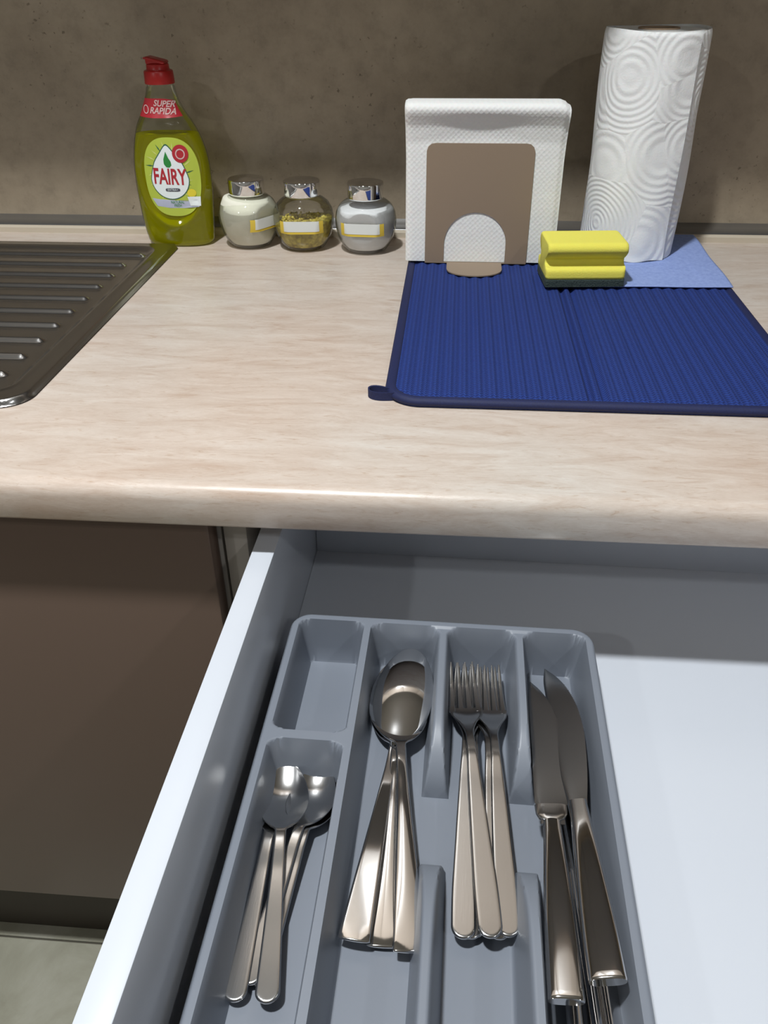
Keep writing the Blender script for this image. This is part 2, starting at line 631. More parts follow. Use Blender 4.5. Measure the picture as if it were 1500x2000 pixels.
# ------------------------------------------------------------------ wall cabinets (above the photograph, they shade the wall)
for k, (x0, x1, lab) in enumerate(((-1.30, -0.702, 'beige wall cabinet hung above the draining board'),
                                   (-0.70, -0.102, 'beige wall cabinet hung above the soap bottle and jars'),
                                   (-0.10, 0.498, 'beige wall cabinet hung above the napkins and towel roll'),
                                   (0.50, 1.10, 'beige wall cabinet hung at the far right'))):
    t = thing('wall_cabinet', lab, 'cabinet', ((x0 + x1) / 2, -0.15, 0.575), group='wall cabinets')
    box('body', x0 + 0.0005, x1 - 0.0005, -0.292, WY, 0.575, 1.33, M_UNDER, t, 0.001)
    box('door', x0 + 0.002, x1 - 0.002, -0.312, -0.2935, 0.577, 1.328, M_UPPER, t, 0.0015)

# ------------------------------------------------------------------ base cabinets
bc = thing('base_cabinet', 'brown-fronted base cabinet under the draining board, door closed', 'cabinet', (-0.45, -0.30, FZ))
box('carcass', -0.745, -0.150, -0.555, -0.02, -0.58, -0.034, M_CARC, bc, 0.001)
box('plinth', -0.745, -0.150, -0.535, -0.515, FZ, -0.58, M_DARK, bc, 0.001)
d = box('door', -0.742, -0.152, -0.578, -0.558, -0.553, -0.040, M_BROWN, bc, 0.0018)

dc = thing('drawer_cabinet', 'grey-edged base cabinet that holds the pulled-out cutlery drawer', 'cabinet', (0.16, -0.30, FZ))
box('side_panel', -0.1470, -0.1290, -0.560, -0.02, -0.58, -0.034, M_CARC, dc, 0.001)
box('side_panel', 0.494, 0.510, -0.560, -0.02, -0.58, -0.034, M_CARC, dc, 0.001)
box('back_panel', -0.129, 0.494, -0.030, -0.02, -0.58, -0.034, M_BLACK, dc, 0)
box('base_panel', -0.129, 0.494, -0.560, -0.03, -0.58, -0.564, M_CARC, dc, 0.001)
box('plinth', -0.147, 0.51, -0.535, -0.515, FZ, -0.58, M_DARK, dc, 0.001)
box('lower_front', -0.142, 0.505, -0.578, -0.562, -0.553, -0.215, M_BROWN, dc, 0.0018)
box('rail', -0.129, -0.1125, -0.545, -0.06, -0.150, -0.120, M_BLACK, dc, 0.001)

# ------------------------------------------------------------------ the pulled-out drawer (own frame, slightly turned)
DZ = -0.168
dr = thing('drawer', 'open white drawer pulled out from under the worktop', 'drawer', (0.17, -0.72, DZ - 0.008), drawer=True)
DF = -1.045
box('side_panel', -0.1080, -0.0915, DF, -0.425, DZ - 0.008, -0.057, M_WHITE, dr, 0.0008)
box('side_panel', 0.4500, 0.4665, DF, -0.425, DZ - 0.008, -0.057, M_WHITE, dr, 0.0008)
box('back_panel', -0.0913, 0.4498, -0.443, -0.427, DZ - 0.008, -0.062, M_WHITE, dr, 0.0008)
box('bottom_panel', -0.0913, 0.4498, DF, -0.4432, DZ - 0.008, DZ, M_WHITE, dr, 0)
box('front_panel', -0.139, 0.500, DF - 0.019, DF - 0.0002, -0.200, -0.040, M_BROWN, dr, 0.0015)

# ------------------------------------------------------------------ cutlery tray as a relief with drafted walls
TX0, TX1, TY0, TY1, TR, TF = -0.0835, 0.1435, -0.985, -0.5835, -0.122, -0.163
tray = thing('cutlery_tray', 'grey plastic cutlery tray with five compartments inside the drawer', 'tray', (0.03, -0.78, DZ), drawer=True)
xs = np.arange(TX0, TX1 + 1e-6, 0.001)
xs[-1] = TX1
ys = np.concatenate([np.arange(TY0, -0.90, 0.003), np.arange(-0.90, TY1 + 1e-6, 0.001)])
ys[-1] = TY1
X, Y = np.meshgrid(xs, ys, indexing='ij')
X, Y = clamp_rr(X, Y, TX0, TX1, TY0, TY1, 0.016)


def drop(d, w=0.0065):
    t = np.clip(-d / w, 0, 1)          # 0 at rim .. 1 at the floor
    t = 0.5 * t + 0.5 * sstep(t)
    return 1 - t                        # 1 rim, 0 floor


FR = TY0 + 0.008
comp = [(-0.0770, -0.0275, -0.6985, -0.5900), (-0.0770, -0.0275, FR, -0.7065), (-0.0225, 0.0300, FR, -0.5905),
        (0.0350, 0.0868, FR, -0.5905), (0.0915, 0.1375, FR, -0.5905)]
H = np.ones_like(X)
for c in comp:
    H = np.minimum(H, drop(rr_sdf(X, Y * 2, c[0], c[1], c[2] * 2, c[3] * 2, 0.012)))
# finger gap: dividers between the three right-hand compartments dip to the floor
union = drop(rr_sdf(X, Y * 2, -0.0225, 0.1375, FR * 2, -0.5905 * 2, 0.012))
yb = np.clip((-0.7125 - Y) / -0.060, 0, 1)      # back part: 0 at its end, 1 further back
yf = np.clip((-0.7660 - Y) / 0.075, 0, 1)
top = np.where(Y > -0.739, np.sqrt(1 - (1 - yb) ** 2), np.sqrt(1 - (1 - yf) ** 2))
top = np.where((Y < -0.7125) & (Y > -0.7660), 0, top)
inside = (X > -0.0225) & (X < 0.1375)
kk = 0.16
hh = np.clip(0.5 + 0.5 * (top - H) / kk, 0, 1)
smin = np.clip(top * (1 - hh) + H * hh - kk * hh * (1 - hh), 0, 1)
H = np.where(inside, np.maximum(union, smin), H)
Z = TF + (TR - TF) * H
dout = -rr_sdf(X, Y, TX0, TX1, TY0, TY1, 0.016)
edge = np.clip(dout / 0.0025, 0, 1)
Z = Z - 0.0022 * (1 - np.sqrt(np.clip(1 - (1 - edge) ** 2, 0, 1))) * (H > 0.9)
V = np.stack([X.ravel(), Y.ravel(), Z.ravel()], 1)
FG = grid_faces(len(xs), len(ys))
rs = [rr_ring(TX0, TX1, TY0, TY1, 0.016, TR - 0.0022), rr_ring(TX0, TX1, TY0, TY1, 0.016, TR - 0.005),
      rr_ring(TX0 + 0.002, TX1 - 0.002, TY0 + 0.002, TY1 - 0.002, 0.014, TR - 0.0052),
      rr_ring(TX0 + 0.006, TX1 - 0.006, TY0 + 0.006, TY1 - 0.006, 0.012, DZ + 0.0002)]
sv, sf = rings(rs, False, True)
tvv, tff = join((V, FG.tolist()), (sv, sf))
tb = obj('tray_body', *fix((tvv, tff)), M_TRAY, tray, angle=60)


# ------------------------------------------------------------------ cutlery
def section(xl, xr, ztop, zbot, m=11):
    """closed ring across the piece: top from left to right, bottom back"""
    u = np.sin(np.linspace(-math.pi / 2, math.pi / 2, m))
    x = (xl + xr) / 2 + (xr - xl) / 2 * u
    r = []
    for xx, uu in zip(x, u):
        r.append((xx, ztop(uu)))
    for xx, uu in list(zip(x, u))[-2:0:-1]:
        r.append((xx, zbot(uu)))
    return r


def loft_piece(ss, fw, fz, th, dish=None, crown=0.0, xc=None, rnd=0.0, bev=0.0011):
    rs = []
    wr = max(fw(rnd), 1e-5) if rnd else 1
    for s in ss:
        w = max(fw(s), 1e-5)
        c = xc(s) if xc else 0.0
        z0 = fz(s)
        t = th(s) if callable(th) else th
        dd = dish(s) if dish else 0.0
        cr = crown(s) if callable(crown) else crown

        def e(u, s=s, w=w):
            d = w * (1 - abs(u))
            if rnd and s < rnd:
                d = min(d, (rnd - math.hypot(rnd - s, abs(u) * w * rnd / wr)) * min(1, wr / rnd))
            q = max(0.0, min(1.0, d / min(bev, 0.6 * w + 1e-6)))
            return math.sqrt(max(0.0, 1 - (1 - q) ** 2))
        sh = lambda u: max(0.0, 1 - abs(u) ** 2.3)
        top = lambda u: z0 - dd * sh(u) + cr * (1 - u * u) + t / 2 * (0.15 + 0.85 * e(u))
        bot = lambda u: z0 - dd * sh(u) - t / 2 * (0.15 + 0.85 * e(u))
        rs.append([(x, s, z) for x, z in section(c - w, c + w, top, bot, 15)])
    return fix(rings(rs))


def cosgrid(a, b, n, both=True):
    t = np.linspace(0, 1, n)
    if both:
        t = (1 - np.cos(math.pi * t)) / 2
    return a + (b - a) * t


def lerp(xs_, ys_):
    """smooth interpolation through points"""
    xs_, ys_ = np.array(xs_), np.array(ys_)

    def f(s):
        i = int(np.clip(np.searchsorted(xs_, s) - 1, 0, len(xs_) - 2))
        t = np.clip((s - xs_[i]) / (xs_[i + 1] - xs_[i]), 0, 1)
        h = xs_[i + 1] - xs_[i]
        m = np.gradient(ys_, xs_)
        m0, m1 = m[i] * h, m[i + 1] * h
        t2, t3 = t * t, t * t * t
        return (2 * t3 - 3 * t2 + 1) * ys_[i] + (t3 - 2 * t2 + t) * m0 + (-2 * t3 + 3 * t2) * ys_[i + 1] + (t3 - t2) * m1
    return f


def spoon_parts(L, bl, bw, we, wn, rnd, depth, crown_amt):
    """L length, bl bowl length, bw bowl half width, we handle end half width, wn neck half width"""
    c, a = L - bl * 0.50, bl * 0.50

    def fw(s):
        t = (s - c) / a
        b = 0.0
        if -1 < t < 1:
            b = bw * math.sqrt(max(0, 1 - t * t)) * (1 - 0.13 * t) * (1.0 if t > -0.2 else (1 - 0.12 * (t + 0.2) ** 2))
        hnd = wn + (we - wn) * np.clip(1 - s / (L - bl * 1.25), 0, 1) ** 1.1
        if s > c:
            hnd = 0
        k = 0.0022
        v = 0.5 * (b + hnd + math.sqrt((b - hnd) ** 2 + k * k)) if s < c else b
        if s < rnd:                                       # rounded handle end
            v *= math.sqrt(max(0.0, 1 - (1 - s / rnd) ** 2)) * 0.999 + 0.001
        return v
    fz = lerp([0, 0.25 * L, L - bl * 1.5, L - bl * 1.02, L - bl * 0.8, L - bl * 0.4, L],
              [0.0035, 0.0065, 0.0100, 0.0125, 0.0105, depth + 0.0008, depth + 0.0030])

    def dish(s):
        t = (s - c) / a
        return depth * max(0, 1 - t * t) ** 1.15
    th = lambda s: 0.0022 if s < L - bl * 1.1 else 0.0022 - 0.0008 * min(1, (s - L + bl * 1.1) / (bl * 0.3))
    cr = lambda s: crown_amt * math.sin(math.pi * np.clip(s / (L - bl), 0, 1)) if s < L - bl else 0
    cut = L - bl * 1.04
    hs = np.concatenate([rnd * (1 - np.cos(np.linspace(0, math.pi / 2, 9))), np.linspace(rnd, cut, 30)[1:]])
    bs = np.concatenate([np.linspace(cut, c, 22)[:-1], c + a * np.sin(np.linspace(0, math.pi / 2, 20))])
    return loft_piece(hs, fw, fz, th, dish, cr, rnd=rnd), loft_piece(bs, fw, fz, th, dish, cr, bev=0.0006)


def fork_parts(L=0.201):
    fw = lerp([0, 0.02, 0.06, 0.10, 0.125, 0.137, 0.148, 0.156, 0.163],
              [0.0068, 0.0070, 0.0058, 0.0042, 0.0030, 0.0032, 0.0066, 0.0106, 0.0117])
    rnd = 0.0068
    f2 = lambda s: fw(max(s, rnd)) * ((math.sqrt(max(0, 1 - (1 - s / rnd) ** 2)) * 0.999 + 0.001) if s < rnd else 1)
    fz = lerp([0, 0.05, 0.10, 0.128, 0.145, 0.163, 0.182, 0.201], [0.0030, 0.0055, 0.0095, 0.0115, 0.0070, 0.0022, 0.0030, 0.0095])
    th = lambda s: 0.0024 if s < 0.12 else 0.0018
    hs = np.concatenate([rnd * (1 - np.cos(np.linspace(0, math.pi / 2, 9))), np.linspace(rnd, 0.128, 26)[1:]])
    handle = loft_piece(hs, f2, fz, th, rnd=rnd)
    dish = lambda s: 0.0010 * sstep((s - 0.140) / 0.015)
    head = loft_piece(np.linspace(0.128, 0.1635, 16), f2, fz, th, dish)
    tines = []
    for k, x0 in enumerate((-0.0093, -0.0031, 0.0031, 0.0093)):
        xc = lambda s, x0=x0: x0 * (1 - 0.16 * (s - 0.16) / 0.041)
        w = lambda s: 0.0023 - 0.0013 * (s - 0.16) / 0.041 if s < 0.1995 else 0.0006
        dz = -0.0010 * (1 - (x0 / 0.0117) ** 2)
        z2 = lambda s, dz=dz: fz(s) + dz
        tines.append(loft_piece(np.append(np.linspace(0.1600, 0.1998, 14), 0.201), w, z2, 0.0017, xc=xc))
    return handle, head, tines


def knife_parts(L=0.232, bolster=False):
    wide = 1.0 if bolster else 0.0
    # blade with a nearly straight spine (-x) and a convex cutting edge (+x)
    xl = lerp([0.108, 0.125, 0.160, 0.200, 0.222, 0.232], [-0.0052, -0.0070, -0.0090, -0.0098, -0.0095, -0.0080])
    xr = lerp([0.108, 0.125, 0.150, 0.175, 0.200, 0.215, 0.226, 0.232], [0.0052, 0.0078, 0.0104, 0.0112, 0.0082, 0.0036, -0.0022, -0.0066])
    rs = []
    ss = np.concatenate([np.linspace(0.106, 0.165, 12), np.linspace(0.1655, 0.215, 66), np.linspace(0.216, 0.232, 12)])
    for i, s in enumerate(ss):
        a, b = xl(s), xr(s)
        if wide:
            k_ = float(sstep((0.185 - s) / 0.04))
            a, b = a + (-0.0097 - a) * k_, b + (0.0108 - b) * k_
        if wide and s < 0.1195:
            a, b = a + 0.003, b - 0.003
        if 0.166 < s < 0.214:
            b += 0.0004 * (1 if i % 2 else -1)             # serration
        t = 0.0011
        rs.append([(x, s, z) for x, z in section(a, b, lambda u: 0.0035 + t * (1 - 0.75 * max(0, u)) * (1 - abs(u) ** 8 * 0.6),
                                                 lambda u: 0.0035 - t * (1 - 0.75 * max(0, u)) * (1 - abs(u) ** 8 * 0.6), 9)])
    blade = fix(rings(rs))
    hw = lerp([0, 0.02, 0.06, 0.09, 0.108], [0.0093, 0.0092, 0.0078, 0.0062, 0.0052])
    ht = lerp([0, 0.03, 0.08, 0.108], [0.0033, 0.0033, 0.0032, 0.0022])
    rs = []
    for s in np.concatenate([[0, 0.0006, 0.0016], np.linspace(0.004, 0.110, 26)]):
        e = {0: 0.80, 0.0006: 0.95}.get(float(s), 1.0)
        w, t = hw(s) * (0.97 if s == 0 else 1), ht(s) * e
        bow = 0.0014 * math.cos(s / 0.11 * 1.5)
        rs.append([(x, s - 0.0035 * (x / 0.0093) ** 2 * 0 + 0, z) for x, z in section(-w, w, lambda u: 0.0035 + bow * 0 + t * (1 - u ** 4) ** 0.5 * 1.0 + 0.0002,
                                                    lambda u: 0.0035 - t * (1 - u ** 4) ** 0.5 - 0.0002, 13)])
    handle = fix(rings(rs))
    bol = None
    if bolster:
        rs = []
        for s, w, t in ((0.1080, 0.0050, 0.0022), (0.1100, 0.0078, 0.0026), (0.1130, 0.0094, 0.0026), (0.1200, 0.0100, 0.0024), (0.1204, 0.0096, 0.0018)):
            rs.append([(x, s, z) for x, z in section(-w, w, lambda u: 0.0035 + t * (1 - abs(u) ** 6 * 0.7), lambda u: 0.0035 - t * (1 - abs(u) ** 6 * 0.7), 9)])
        bol = fix(rings(rs))
    return blade, handle, bol


def place_tool(name, label, cat, group, e, t, L0, ztip, roll, parts):
    """e, t = world points of the handle end and of the tip; parts = [(name, data, material, (sub parts))]"""
    e, t = Vector(e), Vector(t)
    e = e - Vector((0, 0, 0.0045))
    t = t - Vector((0, 0, ztip))
    d = t - e
    k = d.length / L0
    y = d.normalized()
    x = y.cross(Vector((0, 0, 1))).normalized()
    z = x.cross(y)
    Mx = Matrix((x, y, z)).transposed() @ Matrix.Rotation(math.radians(roll), 3, 'Y')
    r = bpy.data.objects.new(name, None)
    r.empty_display_size = 0.02
    COL.objects.link(r)
    r.location = e
    r.rotation_euler = Mx.to_euler()
    r.scale = (k, k, k)
    tag(r, label, cat, group)
    for pn, me in parts:
        o = bpy.data.objects.new(pn, me)
        COL.objects.link(o)
        o.parent = r
    return r


def as_mesh(name, data, m):
    o = obj(name, data[0], data[1], m, None, angle=50)
    me = o.data
    bpy.data.objects.remove(o)
    return me


h, b = spoon_parts(0.216, 0.080, 0.0205, 0.0090, 0.0030, 0.0012, 0.0058, 0.0012)
SP = [('handle', as_mesh('spoon_handle', h, M_STEEL)), ('bowl', as_mesh('spoon_bowl', b, M_STEEL))]
h, b = spoon_parts(0.148, 0.052, 0.0152, 0.0066, 0.0032, 0.0060, 0.0050, 0.0)
TS = [('handle', as_mesh('teaspoon_handle', h, M_BRUSH)), ('bowl', as_mesh('teaspoon_bowl', b, M_BRUSH))]
h, hd, tn = fork_parts()
FK = [('handle', as_mesh('fork_handle', h, M_BRUSH)), ('head', as_mesh('fork_head', hd, M_BRUSH))] + [('tine', as_mesh('fork_tine', q, M_BRUSH)) for q in tn]
bl, hn, bo = knife_parts()
KN = [('blade', as_mesh('knife_blade', bl, M_BLADE)), ('handle', as_mesh('knife_handle', hn, M_STEEL))]
bl, hn, bo = knife_parts(bolster=True)
KB = [('blade', as_mesh('knife_blade', bl, M_BLADE)), ('handle', KN[1][1]), ('bolster', as_mesh('knife_bolster', bo, M_BRUSH))]

G1, G2, G3, G4 = 'teaspoons in the left compartment', 'tablespoons in the second compartment', 'forks in the third compartment', 'table knives in the right compartment'
#            label, handle end, tip, roll
for lab, e, t, ro in (
        ('lowest teaspoon, right-hand pair, its handle end just left of the top spoon', (-0.0705, -0.8430, -0.1580), (-0.0530, -0.7000, -0.1555), 2),
        ('teaspoon with the right-hand bowl facing up, handle running under the others', (-0.0755, -0.8440, -0.1555), (-0.0545, -0.7000, -0.1525), 0),
        ('teaspoon with the leftmost handle, its bowl hidden under the top teaspoon', (-0.0806, -0.8535, -0.1550), (-0.0780, -0.7035, -0.1530), -2),
        ('topmost teaspoon of the pile with the left-hand bowl fully in view', (-0.0622, -0.8545, -0.1515), (-0.0773, -0.7050, -0.1475), 0)):
    place_tool('teaspoon', lab, 'spoon', G1, e, t, 0.148, 0.0080, ro, TS)
for lab, e, t, ro in (
        ('tablespoon with the middle handle of the three, bowl at the bottom', (-0.0047, -0.8176, -0.1575), (-0.0075, -0.6015, -0.1510), 0),
        ('tablespoon with the rightmost raised handle, bowl in the middle of the nest', (0.0106, -0.8230, -0.1505), (-0.0126, -0.6028, -0.1480), 4),
        ('topmost tablespoon turned face down, shiny domed back in full view, leftmost handle', (-0.0207, -0.8192, -0.1435), (0.0005, -0.6001, -0.1185), 180)):
    place_tool('tablespoon', lab, 'spoon', G2, e, t, 0.216, 0.0110, ro, SP)




for lab, e, t, ro in (
        ('fork lowest in the left fork stack, handle end peeking out in the middle', (0.0470, -0.8080, -0.1560), (0.0465, -0.6080, -0.1480), 0),
        ('fork in the left fork stack just under the leftmost fork', (0.0440, -0.8110, -0.1530), (0.0440, -0.6080, -0.1450), 0),
        ('fork with the leftmost handle of the six', (0.0398, -0.8130, -0.1500), (0.0420, -0.6085, -0.1415), 0),
        ('fork in the right fork stack whose handle lies second from the right', (0.0598, -0.8110, -0.1515), (0.0548, -0.6080, -0.1445), 0),
        ('fork with the rightmost handle and rightmost tines', (0.0650, -0.8100, -0.1500), (0.0575, -0.6085, -0.1415), 0),
        ('topmost fork lying over both stacks, tines at the left', (0.0549, -0.8141, -0.1450), (0.0373, -0.6136, -0.1350), 0)):
    place_tool('fork', lab, 'fork', G3, e, t, 0.201, 0.0100, ro, FK)
for lab, e, t, ro, kit in (
        ('lowest table knife, its handle end showing below the bolstered knife', (0.1000, -0.8700, -0.1530), (0.1020, -0.6350, -0.1560), 20, KN),
        ('table knife standing on edge in the middle of the pile, glossy handle', (0.1075, -0.8780, -0.1500), (0.0985, -0.6430, -0.1520), 62, KN),
        ('table knife whose pale handle shows under the right-hand knife', (0.1180, -0.8850, -0.1500), (0.1060, -0.6500, -0.1540), 40, KN),
        ('table knife with a square bolster, left in the pile, blade against the divider', (0.0898, -0.8535, -0.1270), (0.0960, -0.6230, -0.1430), -6, KB),
        ('topmost table knife on the right with its wide dark blade in full view', (0.1106, -0.8457, -0.1210), (0.1088, -0.6058, -0.1450), -12, KN)):
    place_tool('table_knife', lab, 'knife', G4, e, t, 0.232, 0.0040, ro, kit)

# ------------------------------------------------------------------ draining board
sk = thing('sink', 'stainless steel draining board with ribs at the left of the worktop', 'sink', (-0.60, -0.27, 0.0))
SX0, SX1, SY0, SY1 = -1.10, -0.3185, -0.494, -0.0565
xs = np.concatenate([np.arange(SX0, -0.62, 0.02), np.arange(-0.62, SX1, 0.0015), [SX1]])
ys = np.append(np.arange(SY0, SY1, 0.0015), SY1)
X, Y = np.meshgrid(xs, ys, indexing='ij')
X, Y = clamp_rr(X, Y, SX0, SX1, SY0, SY1, 0.006)
# the front right corner is wide
r = 0.026
cx, cy = SX1 - r, SY0 + r
dx, dy = X - cx, cy - Y
dd = np.hypot(dx, dy)
mk = (dx > 0) & (dy > 0) & (dd > r)
X = np.where(mk, cx + dx * r / np.maximum(dd, 1e-9), X)
Y = np.where(mk, cy - dy * r / np.maximum(dd, 1e-9), Y)
Z = np.full_like(X, 0.0062)
d = -rr_sdf(X, Y, SX0 + 0.02, SX1 - 0.019, SY0 + 0.019, SY1 - 0.017, 0.022)
Z -= 0.0040 * sstep(d / 0.010)
Z += 0.0006 * np.exp(-((d + 0.001) / 0.0025) ** 2)
ribs = [-0.101] + [-0.1375 - 0.0372 * k for k in range(9)]
for k, yr in enumerate(ribs):
    yr = yr
    x1 = -0.3555 if k else -0.345
    dr_ = np.abs(Y - yr)
    ex = np.clip((X - (x1 - 0.008)) / 0.008, 0, 2)
    q = np.hypot(dr_ / 0.0075, ex)
    Z += 0.0042 * (1 - sstep(q))
de = np.minimum(-rr_sdf(X, Y, SX0, SX1, SY0, SY1, 0.006), np.where((dx > 0) & (dy > 0), r - dd, 1))
Z -= 0.0052 * (1 - sstep(np.clip(de / 0.0035, 0, 1)))
FG = grid_faces(len(xs), len(ys))
V = np.stack([X.ravel(), Y.ravel(), Z.ravel()], 1)
obj('draining_surface', *fix((V, FG.tolist())), M_SINK, sk, angle=70)

# ------------------------------------------------------------------ drying mat
mt = thing('drying_mat', 'navy blue ribbed microfibre dish drying mat on the worktop', 'mat', (0.14, -0.23, 0.0))
MX0, MX1, MY0, MY1 = -0.0300, 0.3105, -0.4690, -0.0020
MH = 0.0080
xs = np.append(np.arange(MX0, MX1, 0.0012), MX1)
ys = np.append(np.arange(MY0, MY1, 0.004), MY1)
X, Y = np.meshgrid(xs, ys, indexing='ij')
X, Y = clamp_rr(X, Y, MX0, MX1, MY0, MY1, 0.028)
d = -rr_sdf(X, Y, MX0, MX1, MY0, MY1, 0.028)
FOLD = 0.1385
ph = (X - FOLD) / 0.0118
rib = 0.5 + 0.5 * np.cos(2 * math.pi * ph)
Z = MH - 0.0017 * (1 - rib) ** 1.3
fx = np.abs(X - FOLD)
Z -= 0.0036 * np.exp(-((fx - 0.0050) / 0.0024) ** 2)
Z -= 0.0010 * np.exp(-((fx - 0.012) / 0.0020) ** 2)
inner = sstep((d - 0.0045) / 0.006)
Z = 0.0055 + (Z - 0.0055) * inner
Z = np.where(d < 0.004, 0.0052 * np.sqrt(np.clip(1 - (1 - d / 0.004) ** 2, 0, 1)) + 0.0005, Z)
V = np.stack([X.ravel(), Y.ravel(), Z.ravel()], 1)
FG = grid_faces(len(xs), len(ys))
o = obj('pad', *fix((V, FG.tolist())), M_MAT, mt, angle=75)
pts = rr_ring(MX0 + 0.0028, MX1 - 0.0028, MY0 + 0.0028, MY1 - 0.0028, 0.0255, 0.0040, 10)
pts.append(pts[0])
rs = []
cxm, cym = (MX0 + MX1) / 2, (MY0 + MY1) / 2
for i in range(len(pts) - 1):
    a, b_, c_ = Vector(pts[i - 1 if i else -2]), Vector(pts[i]), Vector(pts[i + 1])
    t = (c_ - a).normalized()
    n_ = Vector((t.y, -t.x, 0))
    rs.append([tuple(b_ + n_ * 0.0048 * math.cos(q) + Vector((0, 0, 0.0038 * math.sin(q)))) for q in np.linspace(0, 2 * math.pi, 12, endpoint=False)])
rs.append(rs[0])
obj('edge_binding', *fix(rings(rs, False, False)), M_BIND, mt)
# hanging loop at the front left corner: a tape bent back on itself
path = []
for k in range(33):
    a = math.pi * 2 * k / 32
    path.append((-0.0310 - 0.0145 * math.cos(a), -0.4540 - 0.0098 * math.sin(a) * (0.60 + 0.40 * math.cos(a)) + 0.003 * math.cos(a)))
v, f = [], []
for k, (x, y) in enumerate(path):
    v += [(x, y, 0.0004), (x, y, 0.0072)]
n = len(path)
inn = []
for k, (x, y) in enumerate(path):
    v += [(x + (-0.0330 - x) * 0.10, y + (-0.4550 - y) * 0.22, 0.0004), (x + (-0.0330 - x) * 0.10, y + (-0.4550 - y) * 0.22, 0.0072)]
for k in range(n - 1):
    a, c = 2 * k, 2 * n + 2 * k
    f += [[a, a + 2, a + 3, a + 1], [c, c + 1, c + 3, c + 2], [a + 1, a + 3, c + 3, c + 1], [a, c, c + 2, a + 2]]
obj('hanging_loop', *fix((v, f)), M_BIND, mt, angle=50)

# ------------------------------------------------------------------ lavender cloth
xs = np.linspace(0.1175, 0.3105, 90)
ys = np.linspace(-0.1985, -0.0012, 90)
X, Y = np.meshgrid(xs, ys, indexing='ij')
u, w_ = (X - 0.1175) / 0.193, (Y + 0.1985) / 0.1973
Xs = X + 0.002 * (1 - w_) * (u - 0.5) * 0 + 0.0018 * u * w_ + 0.0007 * np.sin(w_ * 9)
Ys = Y + 0.006 * u * (1 - w_) - 0.002 + 0.0005 * np.sin(u * 14)
Z = 0.0094 + 0.0005 * np.abs(np.sin(u * 8 + 1) * np.sin(w_ * 6)) * (u > 0.85)
V1 = np.stack([Xs.ravel(), Ys.ravel(), (Z + 0.0008).ravel()], 1)
V0 = np.stack([Xs.ravel(), Ys.ravel(), (Z - 0.0004).ravel()], 1)
nx, ny = X.shape
FG = grid_faces(nx, ny)
n = nx * ny
edge_l = [i * ny for i in range(nx)] + [(nx - 1) * ny + j for j in range(1, ny)] + [i * ny + ny - 1 for i in range(nx - 2, -1, -1)] + [j for j in range(ny - 2, 0, -1)]
Fs = FG.tolist() + [[a + n for a in q[::-1]] for q in FG.tolist()]
for a, b_ in zip(edge_l, edge_l[1:] + edge_l[:1]):
    Fs.append([a, b_, b_ + n, a + n])
o = obj('cleaning_cloth', *fix((np.concatenate([V1, V0]), Fs)), M_CLOTH, None, origin=Vector((0.205, -0.10, 0.009)))
tag(o, 'thin lavender blue cleaning cloth lying on the mat under the paper towel roll', 'cloth')

# ------------------------------------------------------------------ paper towel roll
TCX, TCY, TRR, TB, TT = 0.2205, -0.0640, 0.0545, 0.0104, 0.2345
rl = thing('paper_towel_roll', 'tall white embossed paper towel roll standing on the lavender cloth', 'paper towel', (TCX, TCY, TB))
NA, NZ = 160, 90
V, Fs, UV = [], [], []
# spiral outer sheet: its free edge stands a little proud on the right front
A0 = math.radians(-52)
for j in range(NZ + 1):
    tz = j / NZ
    z = TB + (TT - TB) * tz
    for i in range(NA + 1):
        a = A0 + 2 * math.pi * i / NA
        q = i / NA
        r = TRR - 0.0022 + 0.0016 * q
        r += 0.0012 * math.sin(3 * a + 5 * tz) * 0.5 + 0.0007 * math.sin(7 * a - 9 * tz)
        r += 0.0022 * max(0, (q - 0.93) / 0.07) ** 2 + 0.0010 * max(0, 1 - q / 0.10)
        if tz > 0.985:
            r -= 0.0012 * (tz - 0.985) / 0.015
        zz = z + (0.0012 * math.sin(2 * a + 1) if tz > 0.99 else 0) + (0.0006 * (1 + math.sin(9 * a)) if tz < 0.01 else 0)
        V.append((TCX + r * math.cos(a), TCY + r * math.sin(a), zz))
        UV.append((q * 0.342 * 1.0, z))
for j in range(NZ):
    for i in range(NA):
        a = j * (NA + 1) + i
        Fs.append([a, a + 1, a + NA + 2, a + NA + 1])
sheet = obj('outer_sheet', V, Fs, M_ROLL, rl)
uvl = sheet.data.uv_layers.new(name='uv')
li = np.zeros(len(sheet.data.loops), dtype=np.int32)
sheet.data.loops.foreach_get('vertex_index', li)
uvl.data.foreach_set('uv', np.array(UV)[li].ravel())
obj('wound_paper', *fix(lathe([(0.021, TB + 0.0005), (TRR - 0.0045, TB + 0.0005), (TRR - 0.0045, TT - 0.0022), (0.045, TT - 0.001), (0.030, TT - 0.0022), (0.021, TT - 0.001), (0.021, TB + 0.0005)], TCX, TCY, 72, False, False)), M_NAPKIN, rl, angle=40)
obj('cardboard_core', *fix(lathe([(0.0195, TB + 0.0005), (0.0208, TB + 0.0005), (0.0208, TT + 0.0004), (0.0195, TT + 0.0004), (0.0195, TB + 0.0005)], TCX, TCY, 48, False, False)), M_CORE, rl, angle=40)

# ------------------------------------------------------------------ napkin holder and napkins
nh = thing('napkin_holder', 'brown metal napkin holder with arched cut-out standing on the blue mat', 'napkin holder', (0.045, -0.11, 0.0088))
HZ = 0.0098


def plate_outline(x0, x1, z0, z1, r, n=8):
    p = [(x0, z0)]
    for k in range(n + 1):
        a = math.radians(180 - 90 * k / n)
        p.append((x0 + r + r * math.cos(a), z1 - r + r * math.sin(a)))
    for k in range(n + 1):
        a = math.radians(90 - 90 * k / n)
        p.append((x1 - r + r * math.cos(a), z1 - r + r * math.sin(a)))
    p.append((x1, z0))
    return p


